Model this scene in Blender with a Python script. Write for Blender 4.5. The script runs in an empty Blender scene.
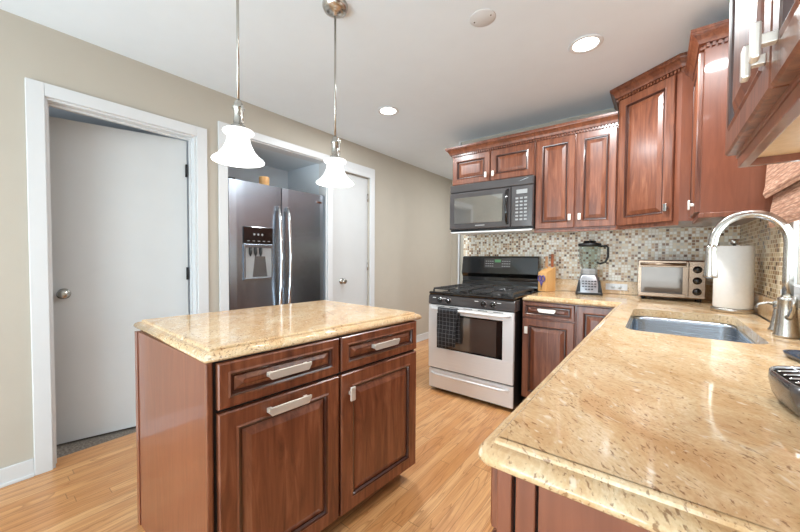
import bpy, bmesh, math, random
from mathutils import Vector, Matrix
random.seed(7)
PI = math.pi
scene = bpy.context.scene
COL = scene.collection

# ------------------------------------------------------------------ camera, world, lights
F, YAW, PITCH, ROLL, CAMZ = 334.0, -.6575, -.028, .006, 1.195
def make_camera():
    fw = Vector((math.sin(YAW)*math.cos(PITCH), math.cos(YAW)*math.cos(PITCH), math.sin(PITCH)))
    r = Vector((math.cos(YAW), -math.sin(YAW), 0)); u = r.cross(fw)
    r2 = r*math.cos(ROLL) + u*math.sin(ROLL); u2 = u*math.cos(ROLL) - r*math.sin(ROLL)
    cd = bpy.data.cameras.new('camera'); cd.sensor_width = 36; cd.lens = 36*F/800; cd.clip_start = .02
    c = bpy.data.objects.new('camera', cd); COL.objects.link(c)
    m = Matrix((r2, u2, -fw)).transposed().to_4x4(); m.translation = (0, 0, CAMZ)
    c.matrix_world = m; scene.camera = c
make_camera()
vs = scene.view_settings
vs.view_transform = 'Standard'; vs.look = 'None'; vs.gamma = 1; vs.use_curve_mapping = False
vs.exposure = .24

world = bpy.data.worlds.new('world'); scene.world = world; world.use_nodes = True
wb = world.node_tree.nodes['Background']
wb.inputs[0].default_value = (.86, .93, 1, 1); wb.inputs[1].default_value = 1.6

def area(name, loc, rot, sx, sy, power, color=(1, 1, 1), shape='RECTANGLE', spread=PI):
    l = bpy.data.lights.new(name, 'AREA'); l.shape = shape; l.size = sx; l.size_y = sy
    l.energy = power; l.color = color; l.spread = spread
    o = bpy.data.objects.new(name, l); COL.objects.link(o); o.location = loc; o.rotation_euler = rot
    return o
# soft fill lights added out of view behind the camera, at the invented glazing
area('rear_fill', (-1.1, -2.28, 1.42), (PI/2, 0, 0), 2.9, 1.8, 36, (.83, .945, 1))
# unseen light tilted upwards, added to brighten the ceiling
area('ceiling_fill', (-1.1, -2.24, .30), (PI/2+.75, 0, 0), 2.9, .5, 74, (.72, .90, 1))
area('rear_side_fill', (.40, -1.35, 1.35), (0, PI/2, 0), 1.3, 1.5, 3, (.90, .96, 1))  # weak side fill, also added behind the camera
# daylight through the window over the sink
area('daylight_sink_window', (.60, 1.65, 1.56), (0, PI/2, 0), .95, .82, 20, (.90, .96, 1))
# unseen fill lights added in the hallway and the windowless side room
area('hall_fill', (-1.2, 4.2, 2.40), (0, 0, 0), .5, .5, 30, (.92, .97, 1))
area('side_room_fill', (-4.4, -.6, 1.5), (0, -PI/2, 0), 1.2, 1.2, 10, (.85, .92, 1))

# ------------------------------------------------------------------ materials
def lin(c): return tuple(((v/255)/12.92 if v/255 <= .04045 else ((v/255+.055)/1.055)**2.4) for v in c) + (1,)
class Nodes:
    def __init__(s, name):
        s.m = bpy.data.materials.new(name); s.m.use_nodes = True
        s.t = s.m.node_tree; s.b = s.t.nodes['Principled BSDF']
    def n(s, typ, props=None, **ins):
        nd = s.t.nodes.new(typ)
        for k, v in (props or {}).items(): setattr(nd, k, v)
        for k, v in ins.items():
            k2 = int(k[1:]) if k[0] == 'i' and k[1:].isdigit() else k
            s.set(nd.inputs[k2], v)
        return nd
    def set(s, inp, v):
        if hasattr(v, 'is_output') or isinstance(v, bpy.types.NodeSocket): s.t.links.new(v, inp)
        else: inp.default_value = v
    def bs(s, **k):
        for a, v in k.items(): s.set(s.b.inputs[a.replace('_', ' ')], v)
    def coord(s, kind='Object'): return s.n('ShaderNodeTexCoord').outputs[kind]
    def math(s, op, a, b=0.0, c=0.0): return s.n('ShaderNodeMath', {'operation': op}, i0=a, i1=b, i2=c).outputs[0]
    def mapped(s, v, scale=(1, 1, 1), rot=(0, 0, 0), loc=(0, 0, 0)):
        return s.n('ShaderNodeMapping', None, Vector=v, Scale=scale, Rotation=rot, Location=loc).outputs[0]
    def noise(s, v, scale=5, detail=4, rough=.5, dist=0):
        return s.n('ShaderNodeTexNoise', None, Vector=v, Scale=scale, Detail=detail, Roughness=rough, Distortion=dist).outputs[0]
    def ramp(s, fac, stops, interp='LINEAR'):
        r = s.n('ShaderNodeValToRGB', None, Fac=fac); cr = r.color_ramp; cr.interpolation = interp
        while len(cr.elements) < len(stops): cr.elements.new(.5)
        for e, (p, c) in zip(cr.elements, stops): e.position = p; e.color = c if len(c) == 4 else c+(1,)
        return r.outputs[0]
    def mix(s, f, a, b):
        nd = s.t.nodes.new('ShaderNodeMix'); nd.data_type = 'RGBA'
        s.set(nd.inputs[0], f); s.set(nd.inputs[6], a); s.set(nd.inputs[7], b); return nd.outputs[2]
    def white(s, v, out=0): return s.n('ShaderNodeTexWhiteNoise', {'noise_dimensions': '3D'}, Vector=v).outputs[out]
    def bump(s, h, strength=.2, dist=.01):
        s.set(s.b.inputs['Normal'], s.n('ShaderNodeBump', None, Height=h, Strength=strength, Distance=dist).outputs[0])

def plain(name, rgb, rough=.5, metal=0, coat=0, var=.06, vscale=8, **k):
    w = Nodes(name); c = lin(rgb)
    v = w.noise(w.coord(), vscale, 3)
    lo = tuple(x*(1-var) for x in c[:3])+(1,); hi = tuple(min(1, x*(1+var)) for x in c[:3])+(1,)
    w.bs(Base_Color=w.ramp(v, [(.3, lo), (.7, hi)]), Roughness=rough, Metallic=metal, Coat_Weight=coat, Coat_Roughness=.08)
    for a, v in k.items(): w.bs(**{a: v})
    return w.m

def wood(name, c1, c2, c3, rough=.28, coat=.6, scale=(9, 9, .9), coat_rough=.1):
    w = Nodes(name); v = w.mapped(w.coord(), scale)
    g = w.noise(v, 3.2, 6, .6, 1.2); big = w.noise(w.coord(), 2.2, 3, .5, .4)
    col = w.ramp(g, [(.28, lin(c1)), (.52, lin(c2)), (.75, lin(c3))])
    col = w.mix(w.math('MULTIPLY', big, .35), col, lin(c1))
    w.bs(Base_Color=col, Roughness=rough, Coat_Weight=coat, Coat_Roughness=coat_rough, Specular_IOR_Level=.5)
    w.bump(g, .04, .004)
    return w.m

def brushed(name, rgb, rough=.28, horiz=True, amount=.10, lo=.86, metal=1.0):
    w = Nodes(name); c = lin(rgb)
    v = w.mapped(w.coord(), (3, 3, 260) if horiz else (240, 240, 3))
    g = w.noise(v, 1.0, 3, .6)
    w.bs(Base_Color=w.ramp(g, [(.3, tuple(x*lo for x in c[:3])+(1,)), (.7, c)]), Metallic=metal,
         Roughness=w.math('MULTIPLY_ADD', g, amount, rough-amount*.5))
    return w.m

def mosaic(name, ax, tu, tv, offset, palette, grout, gw=.09):
    w = Nodes(name); sp = w.n('ShaderNodeSeparateXYZ', None, Vector=w.coord())
    u = w.math('DIVIDE', sp.outputs[ax], tu); vv = w.math('DIVIDE', sp.outputs[2], tv)
    row = w.math('FLOOR', vv)
    if offset: u = w.math('ADD', u, w.math('MULTIPLY', w.math('MODULO', w.math('ABSOLUTE', row), 2), .5))
    cu = w.math('FLOOR', u)
    cell = w.n('ShaderNodeCombineXYZ', None, X=cu, Y=row, Z=3.7).outputs[0]
    rnd = w.white(cell)
    n = len(palette); tot = sum(p[0] for p in palette); acc = 0; stops = []
    for wt, c in palette: stops.append((acc/tot, lin(c))); acc += wt
    tile = w.ramp(rnd, stops, 'CONSTANT')
    fu, fv = w.math('FRACT', u), w.math('FRACT', vv)
    du = w.math('MINIMUM', fu, w.math('SUBTRACT', 1, fu)); dv = w.math('MINIMUM', fv, w.math('SUBTRACT', 1, fv))
    g = w.math('LESS_THAN', w.math('MINIMUM', du, dv), gw)
    w.bs(Base_Color=w.mix(g, tile, lin(grout)), Roughness=w.math('MULTIPLY_ADD', g, .5, .18), Specular_IOR_Level=.5)
    w.bump(w.math('SUBTRACT', 1, g), .3, .002)
    return w.m

def granite(name):
    w = Nodes(name); co = w.coord()
    warp = w.n('ShaderNodeVectorMath', {'operation': 'MULTIPLY_ADD'}, i0=w.n('ShaderNodeTexNoise', None, Vector=co, Scale=4.0, Detail=2).outputs[1], i1=(.16, .16, .16), i2=co).outputs[0]
    r1 = w.mapped(warp, (1, 1, 1), (0, 0, .85))
    big = w.noise(w.mapped(r1, (2.4, 6, 4)), 1.6, 6, .62, .8)
    base = w.ramp(big, [(.28, lin((196, 154, 108))), (.44, lin((212, 178, 136))), (.58, lin((222, 196, 158))), (.74, lin((228, 212, 184)))])
    fine = w.noise(w.mapped(r1, (46, 80, 60)), 2.2, 5, .65)
    base = w.mix(w.ramp(fine, [(.40, (.40, .40, .40, 1)), (.60, (0, 0, 0, 1))]), base, lin((186, 142, 96)))
    fl = w.noise(w.mapped(r1, (40, 100, 80), loc=(3, 1, 2)), 1.7, 3, .55, .3)
    cl = w.noise(w.mapped(r1, (3, 5, 3), loc=(9, 4, 2)), 1.6, 3)
    thr = w.math('MULTIPLY_ADD', cl, .22, w.math('SUBTRACT', fl, .10))
    fleck = w.ramp(thr, [(.60, (0, 0, 0, 1)), (.68, (.70, .70, .70, 1))])
    base = w.mix(fleck, base, lin((118, 76, 46)))
    grey = w.noise(w.mapped(r1, (22, 40, 30), loc=(7, 7, 7)), 1.5, 3)
    base = w.mix(w.ramp(grey, [(.62, (0, 0, 0, 1)), (.72, (.6, .6, .6, 1))]), base, lin((238, 226, 205)))
    w.bs(Base_Color=base, Roughness=.07, Specular_IOR_Level=.5)
    return w.m

def oak_floor(name):
    w = Nodes(name); sp = w.n('ShaderNodeSeparateXYZ', None, Vector=w.coord())
    x, y = sp.outputs[0], sp.outputs[1]
    u = w.math('DIVIDE', x, .058); iu = w.math('FLOOR', u)
    r1 = w.white(w.n('ShaderNodeCombineXYZ', None, X=iu, Y=1.3).outputs[0])
    v = w.math('ADD', w.math('DIVIDE', y, 1.05), w.math('MULTIPLY', r1, 9)); iv = w.math('FLOOR', v)
    r2 = w.white(w.n('ShaderNodeCombineXYZ', None, X=iu, Y=iv, Z=2.1).outputs[0])
    off = w.math('MULTIPLY', r2, 30)
    gc = w.n('ShaderNodeCombineXYZ', None, X=w.math('MULTIPLY', x, 34), Y=w.math('ADD', w.math('MULTIPLY', y, 2.0), off), Z=off).outputs[0]
    g = w.noise(gc, 1.0, 5, .6, 1.4)
    gc2 = w.n('ShaderNodeCombineXYZ', None, X=w.math('MULTIPLY', x, 11), Y=w.math('ADD', w.math('MULTIPLY', y, .9), off), Z=off).outputs[0]
    cath = w.noise(gc2, 1.0, 2, .5, .6)
    rings = w.math('FRACT', w.math('MULTIPLY', cath, 9.0))
    col = w.ramp(r2, [(0, lin((206, 146, 90))), (.5, lin((218, 162, 106))), (1, lin((228, 178, 124)))])
    col = w.mix(w.ramp(g, [(.38, (.55, .55, .55, 1)), (.62, (0, 0, 0, 1))]), col, lin((176, 112, 62)))
    col = w.mix(w.ramp(rings, [(.0, (.65, .65, .65, 1)), (.2, (0, 0, 0, 1)), (1, (0, 0, 0, 1))]), col, lin((160, 100, 54)))
    fu = w.math('FRACT', u); du = w.math('MINIMUM', fu, w.math('SUBTRACT', 1, fu))
    fv = w.math('FRACT', v); dv = w.math('MINIMUM', fv, w.math('SUBTRACT', 1, fv))
    seam = w.math('MAXIMUM', w.math('LESS_THAN', du, .018), w.math('LESS_THAN', dv, .0016))
    col = w.mix(w.math('MULTIPLY', seam, .55), col, lin((110, 66, 34)))
    w.bs(Base_Color=col, Roughness=.3, Coat_Weight=.25, Coat_Roughness=.18)
    return w.m

def emissive(name, rgb, strength, rough=.3):
    w = Nodes(name); v = w.noise(w.coord(), 30, 2)
    c = lin(rgb)
    w.bs(Base_Color=w.ramp(v, [(.3, tuple(x*.95 for x in c[:3])+(1,)), (.7, c)]), Emission_Color=c, Emission_Strength=strength, Roughness=rough)
    return w.m

def glass(name, rgb=(245, 250, 250), rough=.02, alpha_mix=.82):
    # thin clear glass: mostly see-through with a reflective sheen
    w = Nodes(name); nt = w.t
    tr = w.n('ShaderNodeBsdfTransparent'); tr.inputs[0].default_value = lin(rgb)
    gl = w.n('ShaderNodeBsdfGlossy', None, Roughness=rough)
    lw = w.n('ShaderNodeLayerWeight', None, Blend=.35)
    f = w.math('MULTIPLY_ADD', lw.outputs[1], .55, 1-alpha_mix-.12)
    mx = w.n('ShaderNodeMixShader', None, Fac=f)
    nt.links.new(tr.outputs[0], mx.inputs[1]); nt.links.new(gl.outputs[0], mx.inputs[2])
    nt.links.new(mx.outputs[0], nt.nodes['Material Output'].inputs[0])
    return w.m

M = {}
M['ceiling'] = plain('ceiling_paint', (224, 231, 237), .9, var=.01)
M['wall'] = plain('wall_paint', (186, 178, 165), .85, var=.012)
M['white'] = plain('white_trim_paint', (214, 215, 216), .4, var=.01)
M['door'] = plain('white_door_paint', (203, 204, 204), .45, var=.01)
M['floor'] = oak_floor('oak_strip_floor')
M['carpet'] = plain('grey_brown_carpet', (120, 110, 100), .95, var=.45, vscale=90)
M['cherry'] = wood('cherry_cabinet', (82, 39, 22), (128, 72, 46), (156, 100, 70), .38, .35, coat_rough=.2)
M['glaze'] = wood('dark_glazed_groove', (58, 27, 17), (70, 35, 23), (82, 44, 30))
M['cherry_flat'] = wood('cherry_side_panel', (112, 60, 39), (126, 70, 47), (138, 80, 55), .36, .6, coat_rough=.06)
M['maple'] = wood('pale_maple_underside', (206, 170, 128), (216, 182, 140), (224, 192, 152), .5, .1)
M['dark'] = plain('gap_shade_black', (22, 14, 12), .7)  # black that paints the shade between cabinet fronts
M['granite'] = granite('gold_granite')
M['nickel'] = plain('brushed_nickel', (188, 184, 177), .27, 1.0)
M['pull'] = plain('satin_nickel_pull', (236, 229, 218), .38, .65)
M['chrome'] = plain('polished_chrome', (220, 220, 222), .08, 1.0)
M['steel'] = brushed('range_stainless', (238, 237, 237), .36, lo=.95, metal=.3)
M['blendersteel'] = brushed('blender_silver', (176, 176, 180), .3)
M['sinksteel'] = brushed('sink_stainless', (190, 198, 208), .26)
M['fridgesteel'] = brushed('dark_fridge_stainless', (160, 168, 178), .27, amount=.0, lo=1)
M['blackgloss'] = plain('black_gloss_enamel', (18, 17, 17), .09, coat=.5)
M['greygloss'] = plain('dark_grey_gloss_plastic', (72, 68, 68), .18, coat=.5)
M['blackplastic'] = plain('black_plastic', (20, 20, 21), .4)
M['iron'] = plain('black_cast_iron', (62, 60, 59), .30)
M['darkglass'] = plain('dark_mirror_glass', (40, 38, 38), .03, 0, coat=1.0, Specular_IOR_Level=1.0)
M['mwglass'] = plain('microwave_mirror_glass', (150, 146, 140), .05, .75)
M['ovenglass'] = plain('oven_mirror_glass', (120, 112, 106), .06, .7)
M['whitemark'] = plain('white_print', (225, 225, 222), .5)
M['greymark'] = plain('grey_button', (150, 150, 150), .4)
M['glass'] = glass('clear_glass', alpha_mix=.90)
M['pane'] = glass('window_pane_glass', alpha_mix=.85)
M['shadeglow'] = emissive('alabaster_glass_lit', (250, 250, 250), .72, .25)
M['bulb'] = emissive('lamp_bulb', (255, 240, 215), 12)
M['lens'] = emissive('downlight_lens', (255, 250, 242), 6)
M['display'] = emissive('green_display', (70, 120, 80), .5)
M['paper'] = plain('white_paper_towel', (240, 238, 234), .95, var=.02, vscale=60)
M['knifewood'] = wood('knife_block_beech', (206, 152, 92), (218, 168, 108), (226, 180, 124), .45, .1)
M['handlewood'] = wood('knife_handle_wood', (150, 78, 40), (168, 92, 50), (180, 104, 60), .4, .2)
M['handlepale'] = wood('knife_handle_pale', (190, 140, 96), (200, 150, 104), (210, 160, 112), .4, .2)
M['purple'] = plain('purple_plastic', (88, 76, 140), .35)
M['blueplastic'] = plain('dark_blue_plastic', (46, 62, 84), .2, coat=.5)
M['bronze'] = brushed('warm_toaster_steel', (166, 145, 127), .26)
pal = [(36, (252, 248, 238)), (16, (236, 220, 192)), (20, (204, 172, 136)), (14, (156, 120, 92)), (6, (112, 84, 66)), (8, (220, 210, 194))]
M['mosaic'] = mosaic('mosaic_tile', 0, .0215, .0215, False, pal, (222, 210, 190))
pal2 = [(18, (232, 216, 184)), (20, (202, 174, 134)), (24, (172, 138, 100)), (12, (132, 100, 74)), (14, (216, 196, 160))]
M['mosaic_side'] = mosaic('mosaic_tile_side', 1, .040, .0215, True, pal2, (206, 190, 160))
def towel_mat():
    w = Nodes('dark_checked_towel'); sp = w.n('ShaderNodeSeparateXYZ', None, Vector=w.coord())
    fx = w.math('FRACT', w.math('DIVIDE', sp.outputs[0], .034)); fz = w.math('FRACT', w.math('DIVIDE', sp.outputs[2], .034))
    g = w.math('MAXIMUM', w.math('LESS_THAN', fx, .09), w.math('LESS_THAN', fz, .09))
    w.bs(Base_Color=w.mix(g, lin((36, 36, 38)), lin((104, 104, 108))), Roughness=.95); return w.m
M['towel'] = towel_mat()
def shade_mat():
    w = Nodes('woven_wood_shade'); sp = w.n('ShaderNodeSeparateXYZ', None, Vector=w.coord())
    s = w.math('FRACT', w.math('DIVIDE', sp.outputs[2], .020))
    n = w.noise(w.mapped(w.coord(), (40, 12, 160)), 1.5, 3)
    c = w.ramp(n, [(.3, lin((148, 98, 76))), (.5, lin((192, 144, 118))), (.7, lin((226, 190, 164)))])
    c = w.mix(w.ramp(s, [(.0, (.75, .75, .75, 1)), (.32, (0, 0, 0, 1))]), c, lin((104, 60, 44)))
    w.bs(Base_Color=c, Roughness=.7); w.bump(s, .4, .003); return w.m
M['woven'] = shade_mat()

# ------------------------------------------------------------------ mesh helpers
class MB:
    def __init__(s): s.bm = bmesh.new(); s.M = Matrix.Identity(4)
    def v(s, p): return s.bm.verts.new(s.M @ Vector(p))
    def face(s, vs, m=0, smooth=False):
        try: f = s.bm.faces.new(vs)
        except ValueError: return None
        f.material_index = m; f.smooth = smooth; return f
    def box(s, x0, x1, y0, y1, z0, z1, b=0, m=0, seg=2):
        P = [s.v((x, y, z)) for z in (z0, z1) for y in (y0, y1) for x in (x0, x1)]
        fs = [s.face([P[i] for i in q], m) for q in ((0, 2, 3, 1), (4, 5, 7, 6), (0, 1, 5, 4), (2, 6, 7, 3), (0, 4, 6, 2), (1, 3, 7, 5))]
        if b > 0:
            es = list({e for f in fs for e in f.edges})
            r = bmesh.ops.bevel(s.bm, geom=es, offset=b, segments=seg, affect='EDGES', profile=.5, clamp_overlap=True, material=-1)
            for f in r['faces']: f.material_index = m
        return s
    def loft(s, rings, m=0, cap0=True, cap1=True, smooth=True, closed=True, mats=None):
        R = [[s.v(p) for p in r] for r in rings]; n = len(R[0])
        for i in range(len(R)-1):
            mm = mats[i] if mats else m
            for j in range(n if closed else n-1):
                k = (j+1) % n
                s.face([R[i][j], R[i][k], R[i+1][k], R[i+1][j]], mm, smooth)
        if cap0: s.face(list(reversed(R[0])), mats[0] if mats else m)
        if cap1: s.face(R[-1], mats[-1] if mats else m)
        return s
    def lathe(s, prof, c=(0, 0, 0), seg=32, m=0, axis='z', smooth=True, cap0=True, cap1=True, sx=1, sy=1):
        rings = []
        for r, h in prof:
            ring = []
            for i in range(seg):
                a = 2*PI*i/seg; p = (max(r, 1e-4)*math.cos(a)*sx, max(r, 1e-4)*math.sin(a)*sy, h)
                if axis == 'y': p = (p[0], -p[2], p[1])      # axis towards -y
                if axis == 'x': p = (p[2], p[0], p[1])
                ring.append((c[0]+p[0], c[1]+p[1], c[2]+p[2]))
            rings.append(ring)
        return s.loft(rings, m, cap0, cap1, smooth)
    def tube(s, pts, r, seg=12, m=0, caps=True):
        pts = [Vector(p) for p in pts]; rr = r if isinstance(r, (list, tuple)) else [r]*len(pts)
        rings = []; ref = None
        for i, p in enumerate(pts):
            t = (pts[min(i+1, len(pts)-1)] - pts[max(i-1, 0)]).normalized()
            if ref is None: ref = t.orthogonal().normalized()
            ref = (ref - t*ref.dot(t)).normalized(); bi = t.cross(ref)
            rings.append([p + (ref*math.cos(2*PI*k/seg) + bi*math.sin(2*PI*k/seg))*rr[i] for k in range(seg)])
        return s.loft(rings, m, caps, caps, True)
    def prism(s, poly, a0, a1, plane='xy', m=0, b=0):
        def P(p, a): return {'xy': (p[0], p[1], a), 'xz': (p[0], a, p[1]), 'yz': (a, p[0], p[1])}[plane]
        A = [s.v(P(p, a0)) for p in poly]; B = [s.v(P(p, a1)) for p in poly]; n = len(poly)
        fs = [s.face([A[i], A[(i+1) % n], B[(i+1) % n], B[i]], m) for i in range(n)]
        fs += [s.face(list(reversed(A)), m), s.face(B, m)]
        if b:
            es = list({e for f in fs if f for e in f.edges})
            r = bmesh.ops.bevel(s.bm, geom=es, offset=b, segments=2, affect='EDGES', profile=.5, clamp_overlap=True, material=-1)
            for f in r['faces']: f.material_index = m
        return s
    def build(s, name, mats, parent=None, label=None):
        bm = s.bm
        bmesh.ops.recalc_face_normals(bm, faces=bm.faces)
        me = bpy.data.meshes.new(name); bm.to_mesh(me); bm.free()
        for m in (mats if isinstance(mats, (list, tuple)) else [mats]): me.materials.append(M[m] if isinstance(m, str) else m)
        o = bpy.data.objects.new(name, me); COL.objects.link(o)
        if parent: o.parent = parent
        if label: o['label'] = label
        return o

def thing(name, label, cat, loc=(0, 0, 0), rz=0, group=None):
    o = bpy.data.objects.new(name, None); COL.objects.link(o); o.location = loc; o.rotation_euler = (0, 0, rz)
    o.empty_display_size = .05
    tag(o, label, cat, group); return o
def tag(o, label, cat, group=None):
    o['label'] = label; o['category'] = cat
    if group: o['group'] = group
    return o
def struct(o): o['kind'] = 'structure'; return o
def copy_tree(o, parent=None):
    c = o.copy(); COL.objects.link(c)
    if parent: c.parent = parent
    for ch in list(o.children): copy_tree(ch, c)
    return c
def rrect(x0, x1, y0, y1, r, n=5):
    out = []
    for cx, cy, a0 in ((x1-r, y0+r, -PI/2), (x1-r, y1-r, 0), (x0+r, y1-r, PI/2), (x0+r, y0+r, PI)):
        for i in range(n+1):
            a = a0 + PI/2*i/n; out.append((cx+r*math.cos(a), cy+r*math.sin(a)))
    return out
def offset_poly(poly, d):
    """inset a counter-clockwise polygon by d with mitred corners"""
    n = len(poly); out = []
    for i in range(n):
        p0, p1, p2 = Vector(poly[i-1]), Vector(poly[i]), Vector(poly[(i+1) % n])
        a = (p1-p0).normalized(); b = (p2-p1).normalized()
        na, nb = Vector((-a.y, a.x)), Vector((-b.y, b.x))
        q = p1 + (na+nb)*(d/max(.2, 1+na.dot(nb))); out.append((q.x, q.y))
    return out
def sweep(mb, path, prof, m=0):
    """profile (outwards, z) along an xy polyline; outwards = right-hand side of the walking direction"""
    pts = [Vector(p) for p in path]; n = len(pts); rings = []
    for i in range(n):
        ds = []
        if i > 0: ds.append((pts[i]-pts[i-1]).normalized())
        if i < n-1: ds.append((pts[i+1]-pts[i]).normalized())
        ns = [Vector((d.y, -d.x)) for d in ds]
        nn = ns[0] if len(ns) == 1 else (ns[0]+ns[1])/(1+ns[0].dot(ns[1]))
        rings.append([(pts[i].x+nn.x*o, pts[i].y+nn.y*o, z) for o, z in prof])
    mb.loft(rings, m, smooth=False)

# door / drawer front in local axes: x across, z up, faces -y, back face on y = 0
def front_mb(x0, x1, z0, z1, t=.02, rail=.055, flat=False, yb=0.0):
    mb = MB()
    def ring(i, y): return [(x0+i, yb+y, z0+i), (x1-i, yb+y, z0+i), (x1-i, yb+y, z1-i), (x0+i, yb+y, z1-i)]
    s = [(0, 0, 0), (0, -t+.004, 0), (.004, -t, 0)]
    if not flat:
        s += [(rail-.012, -t, 0), (rail-.006, -t-.003, 0), (rail, -t-.001, 1), (rail+.004, -t+.009, 1), (rail+.009, -t+.009, 1), (rail+.012, -t+.007, 0),
              (rail+.036, -t-.001, 0), (rail+.040, -t-.001, 0)]
    rings = [ring(i, y) for i, y, _ in s]; mats = [m for _, _, m in s[1:]]
    mb.loft(rings, 0, True, True, False, mats=mats)
    return mb
def bar_pull(parent, xc, z, L, y):
    """wide nickel bar pull on two feet"""
    mb = MB()
    for sx in (-1, 1): mb.box(xc+sx*(L/2-.014)-.008, xc+sx*(L/2-.014)+.008, y-.022, y, z-.008, z+.008, .002)
    mb.prism([(xc-L/2+.012, z-.015), (xc+L/2-.012, z-.015), (xc+L/2, z+.004), (xc+L/2, z+.013), (xc+L/2-.016, z+.010), (xc-L/2+.016, z+.010), (xc-L/2, z+.013), (xc-L/2, z+.004)], y-.030, y-.020, 'xz', 0, .002)
    return mb.build('handle', 'pull', parent, 'brushed nickel bar pull')
def small_pull(parent, xc, z, y, h=.05, w=.022):
    mb = MB()
    mb.box(xc-.007, xc+.007, y-.018, y, z-.007, z+.007, .001)
    mb.box(xc-w/2, xc+w/2, y-.026, y-.016, z-h/2, z+h/2, .003)
    return mb.build('handle', 'pull', parent, 'small rectangular nickel pull')

# ------------------------------------------------------------------ setting
C = .90           # worktop height
B = 3.27          # wall behind the range
W = .45           # wall with the sink window
A = -2.65         # wall with the doorways
H = 2.43
WT = .115
BK = -2.3
mb = MB(); mb.box(A-WT, W+WT, BK-.1, 6.0, -.08, 0); struct(mb.build('floor', 'floor'))
mb = MB(); mb.box(-5.0, A-WT+.001, -1.6, 3.3, -.08, -.001); struct(mb.build('floor_carpet', 'carpet'))
mb = MB(); mb.box(-5.0, W+WT, BK-.1, 6.0, H, H+.08); struct(mb.build('ceiling', 'ceiling'))
# left wall with doorway (y .27-1.02), fridge niche (1.235-2.22) and closet door (2.285-2.85)
mb = MB()
D0, D1, DZ = .27, 1.02, 2.05
N0, N1, NZ = 1.237, 2.222, 2.145
Q0, Q1, QZ = 2.285, 2.850, 2.095
for y0, y1, z0, z1 in ((BK, D0, 0, H), (D0, D1, DZ, H), (D1, N0, 0, H), (N0, N1, NZ, H), (N1, Q0, 0, H), (Q0, Q1, QZ, H), (Q1, 6.0, 0, H)):
    mb.box(A-WT, A, y0, y1, z0, z1)
struct(mb.build('wall_left', 'wall'))
# back wall (behind the range) and the hallway beyond
mb = MB(); mb.box(-1.70, W+WT, B, B+WT, 0, H); struct(mb.build('wall_back', 'wall'))
mb = MB(); mb.box(A-WT, W+WT, 4.78, 4.9, 0, H); struct(mb.build('wall_hall', 'wall'))
# right wall with window over the sink (y 1.24-2.06, z 1.10-2.05) and a further window behind the camera
V0, V1, VZ0, VZ1 = 1.24, 2.06, 1.085, 2.05
mb = MB()
for y0, y1, z0, z1 in ((BK, -2.15, 0, H), (-2.15, -.55, 0, .7), (-2.15, -.55, 2.05, H), (-.55, V0, 0, H), (V0, V1, 0, VZ0), (V0, V1, VZ1, H), (V1, 6.0, 0, H)):
    mb.box(W, W+WT, y0, y1, z0, z1)
struct(mb.build('wall_right', 'wall'))
mb = MB()
for x0, x1, z0, z1 in ((A-WT, -2.58, 0, H), (.38, W+WT, 0, H), (-2.58, .38, 2.38, H)): mb.box(x0, x1, BK-.1, BK, z0, z1)
struct(mb.build('wall_front', 'wall'))
# niche box behind the fridge and the side room behind the doorway
mb = MB()
mb.box(-3.50, -3.32, 1.13, 2.32, 0, H); mb.box(-3.32, A-WT, N0-.10, N0-.002, 0, H); mb.box(-3.32, A-WT, N1+.002, N1+.1, 0, H)
mb.box(-3.32, A-WT, N0, N1, NZ+.004, H)
struct(mb.build('wall_niche', 'ceiling'))
mb = MB()
mb.box(-5.1, -5.0, -1.6, 3.3, 0, H); mb.box(-5.0, A-WT, -1.7, -1.6, 0, H); mb.box(-5.0, -3.5, 1.12, 1.2, 0, H)
struct(mb.build('wall_side_room', 'white'))
# casings
def casing(n, y0, y1, z, w=.068, t=.018, w2=None):
    w2 = w2 or w
    mb = MB()
    for (a, b, c, d) in ((y0-w, y0, 0, z+w), (y1, y1+w2, 0, z+w), (y0, y1, z, z+w)):
        mb.box(A, A+t, a, b, c, d, .003)
    return struct(mb.build(n, 'white'))
casing('trim_1', D0, D1, DZ, .07)
mb = MB()      # door lining (jambs, head, stops)
mb.box(A-WT, A+.001, D0-.0, D0+.012, 0, DZ); mb.box(A-WT, A+.001, D1-.012, D1, 0, DZ); mb.box(A-WT, A+.001, D0+.012, D1-.012, DZ-.012, DZ)
mb.box(A-.07, A-.05, D0+.012, D0+.022, 0, DZ-.012); mb.box(A-.07, A-.05, D1-.022, D1-.012, 0, DZ-.012); mb.box(A-.07, A-.05, D0+.022, D1-.022, DZ-.024, DZ-.012)
struct(mb.build('trim_2', 'white'))
# one casing frame round the fridge niche and the closet door
mb = MB()
for (a, b, c, d) in ((N0-.066, N0, 0, NZ+.062), (N1, Q0, 0, NZ), (Q1, Q1+.072, 0, NZ+.062), (N0, Q1, NZ, NZ+.062), (Q0, Q1, QZ, NZ)):
    mb.box(A, A+.018, a, b, c, d, .002)
struct(mb.build('trim_3', 'white'))
mb = MB()
mb.box(A-WT, A, N0, N0+.008, 0, NZ); mb.box(A-WT, A, N1-.008, N1, 0, NZ)
mb.box(A-WT, A, N0+.008, N1-.008, NZ-.008, NZ)
struct(mb.build('trim_4', 'white'))

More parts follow.
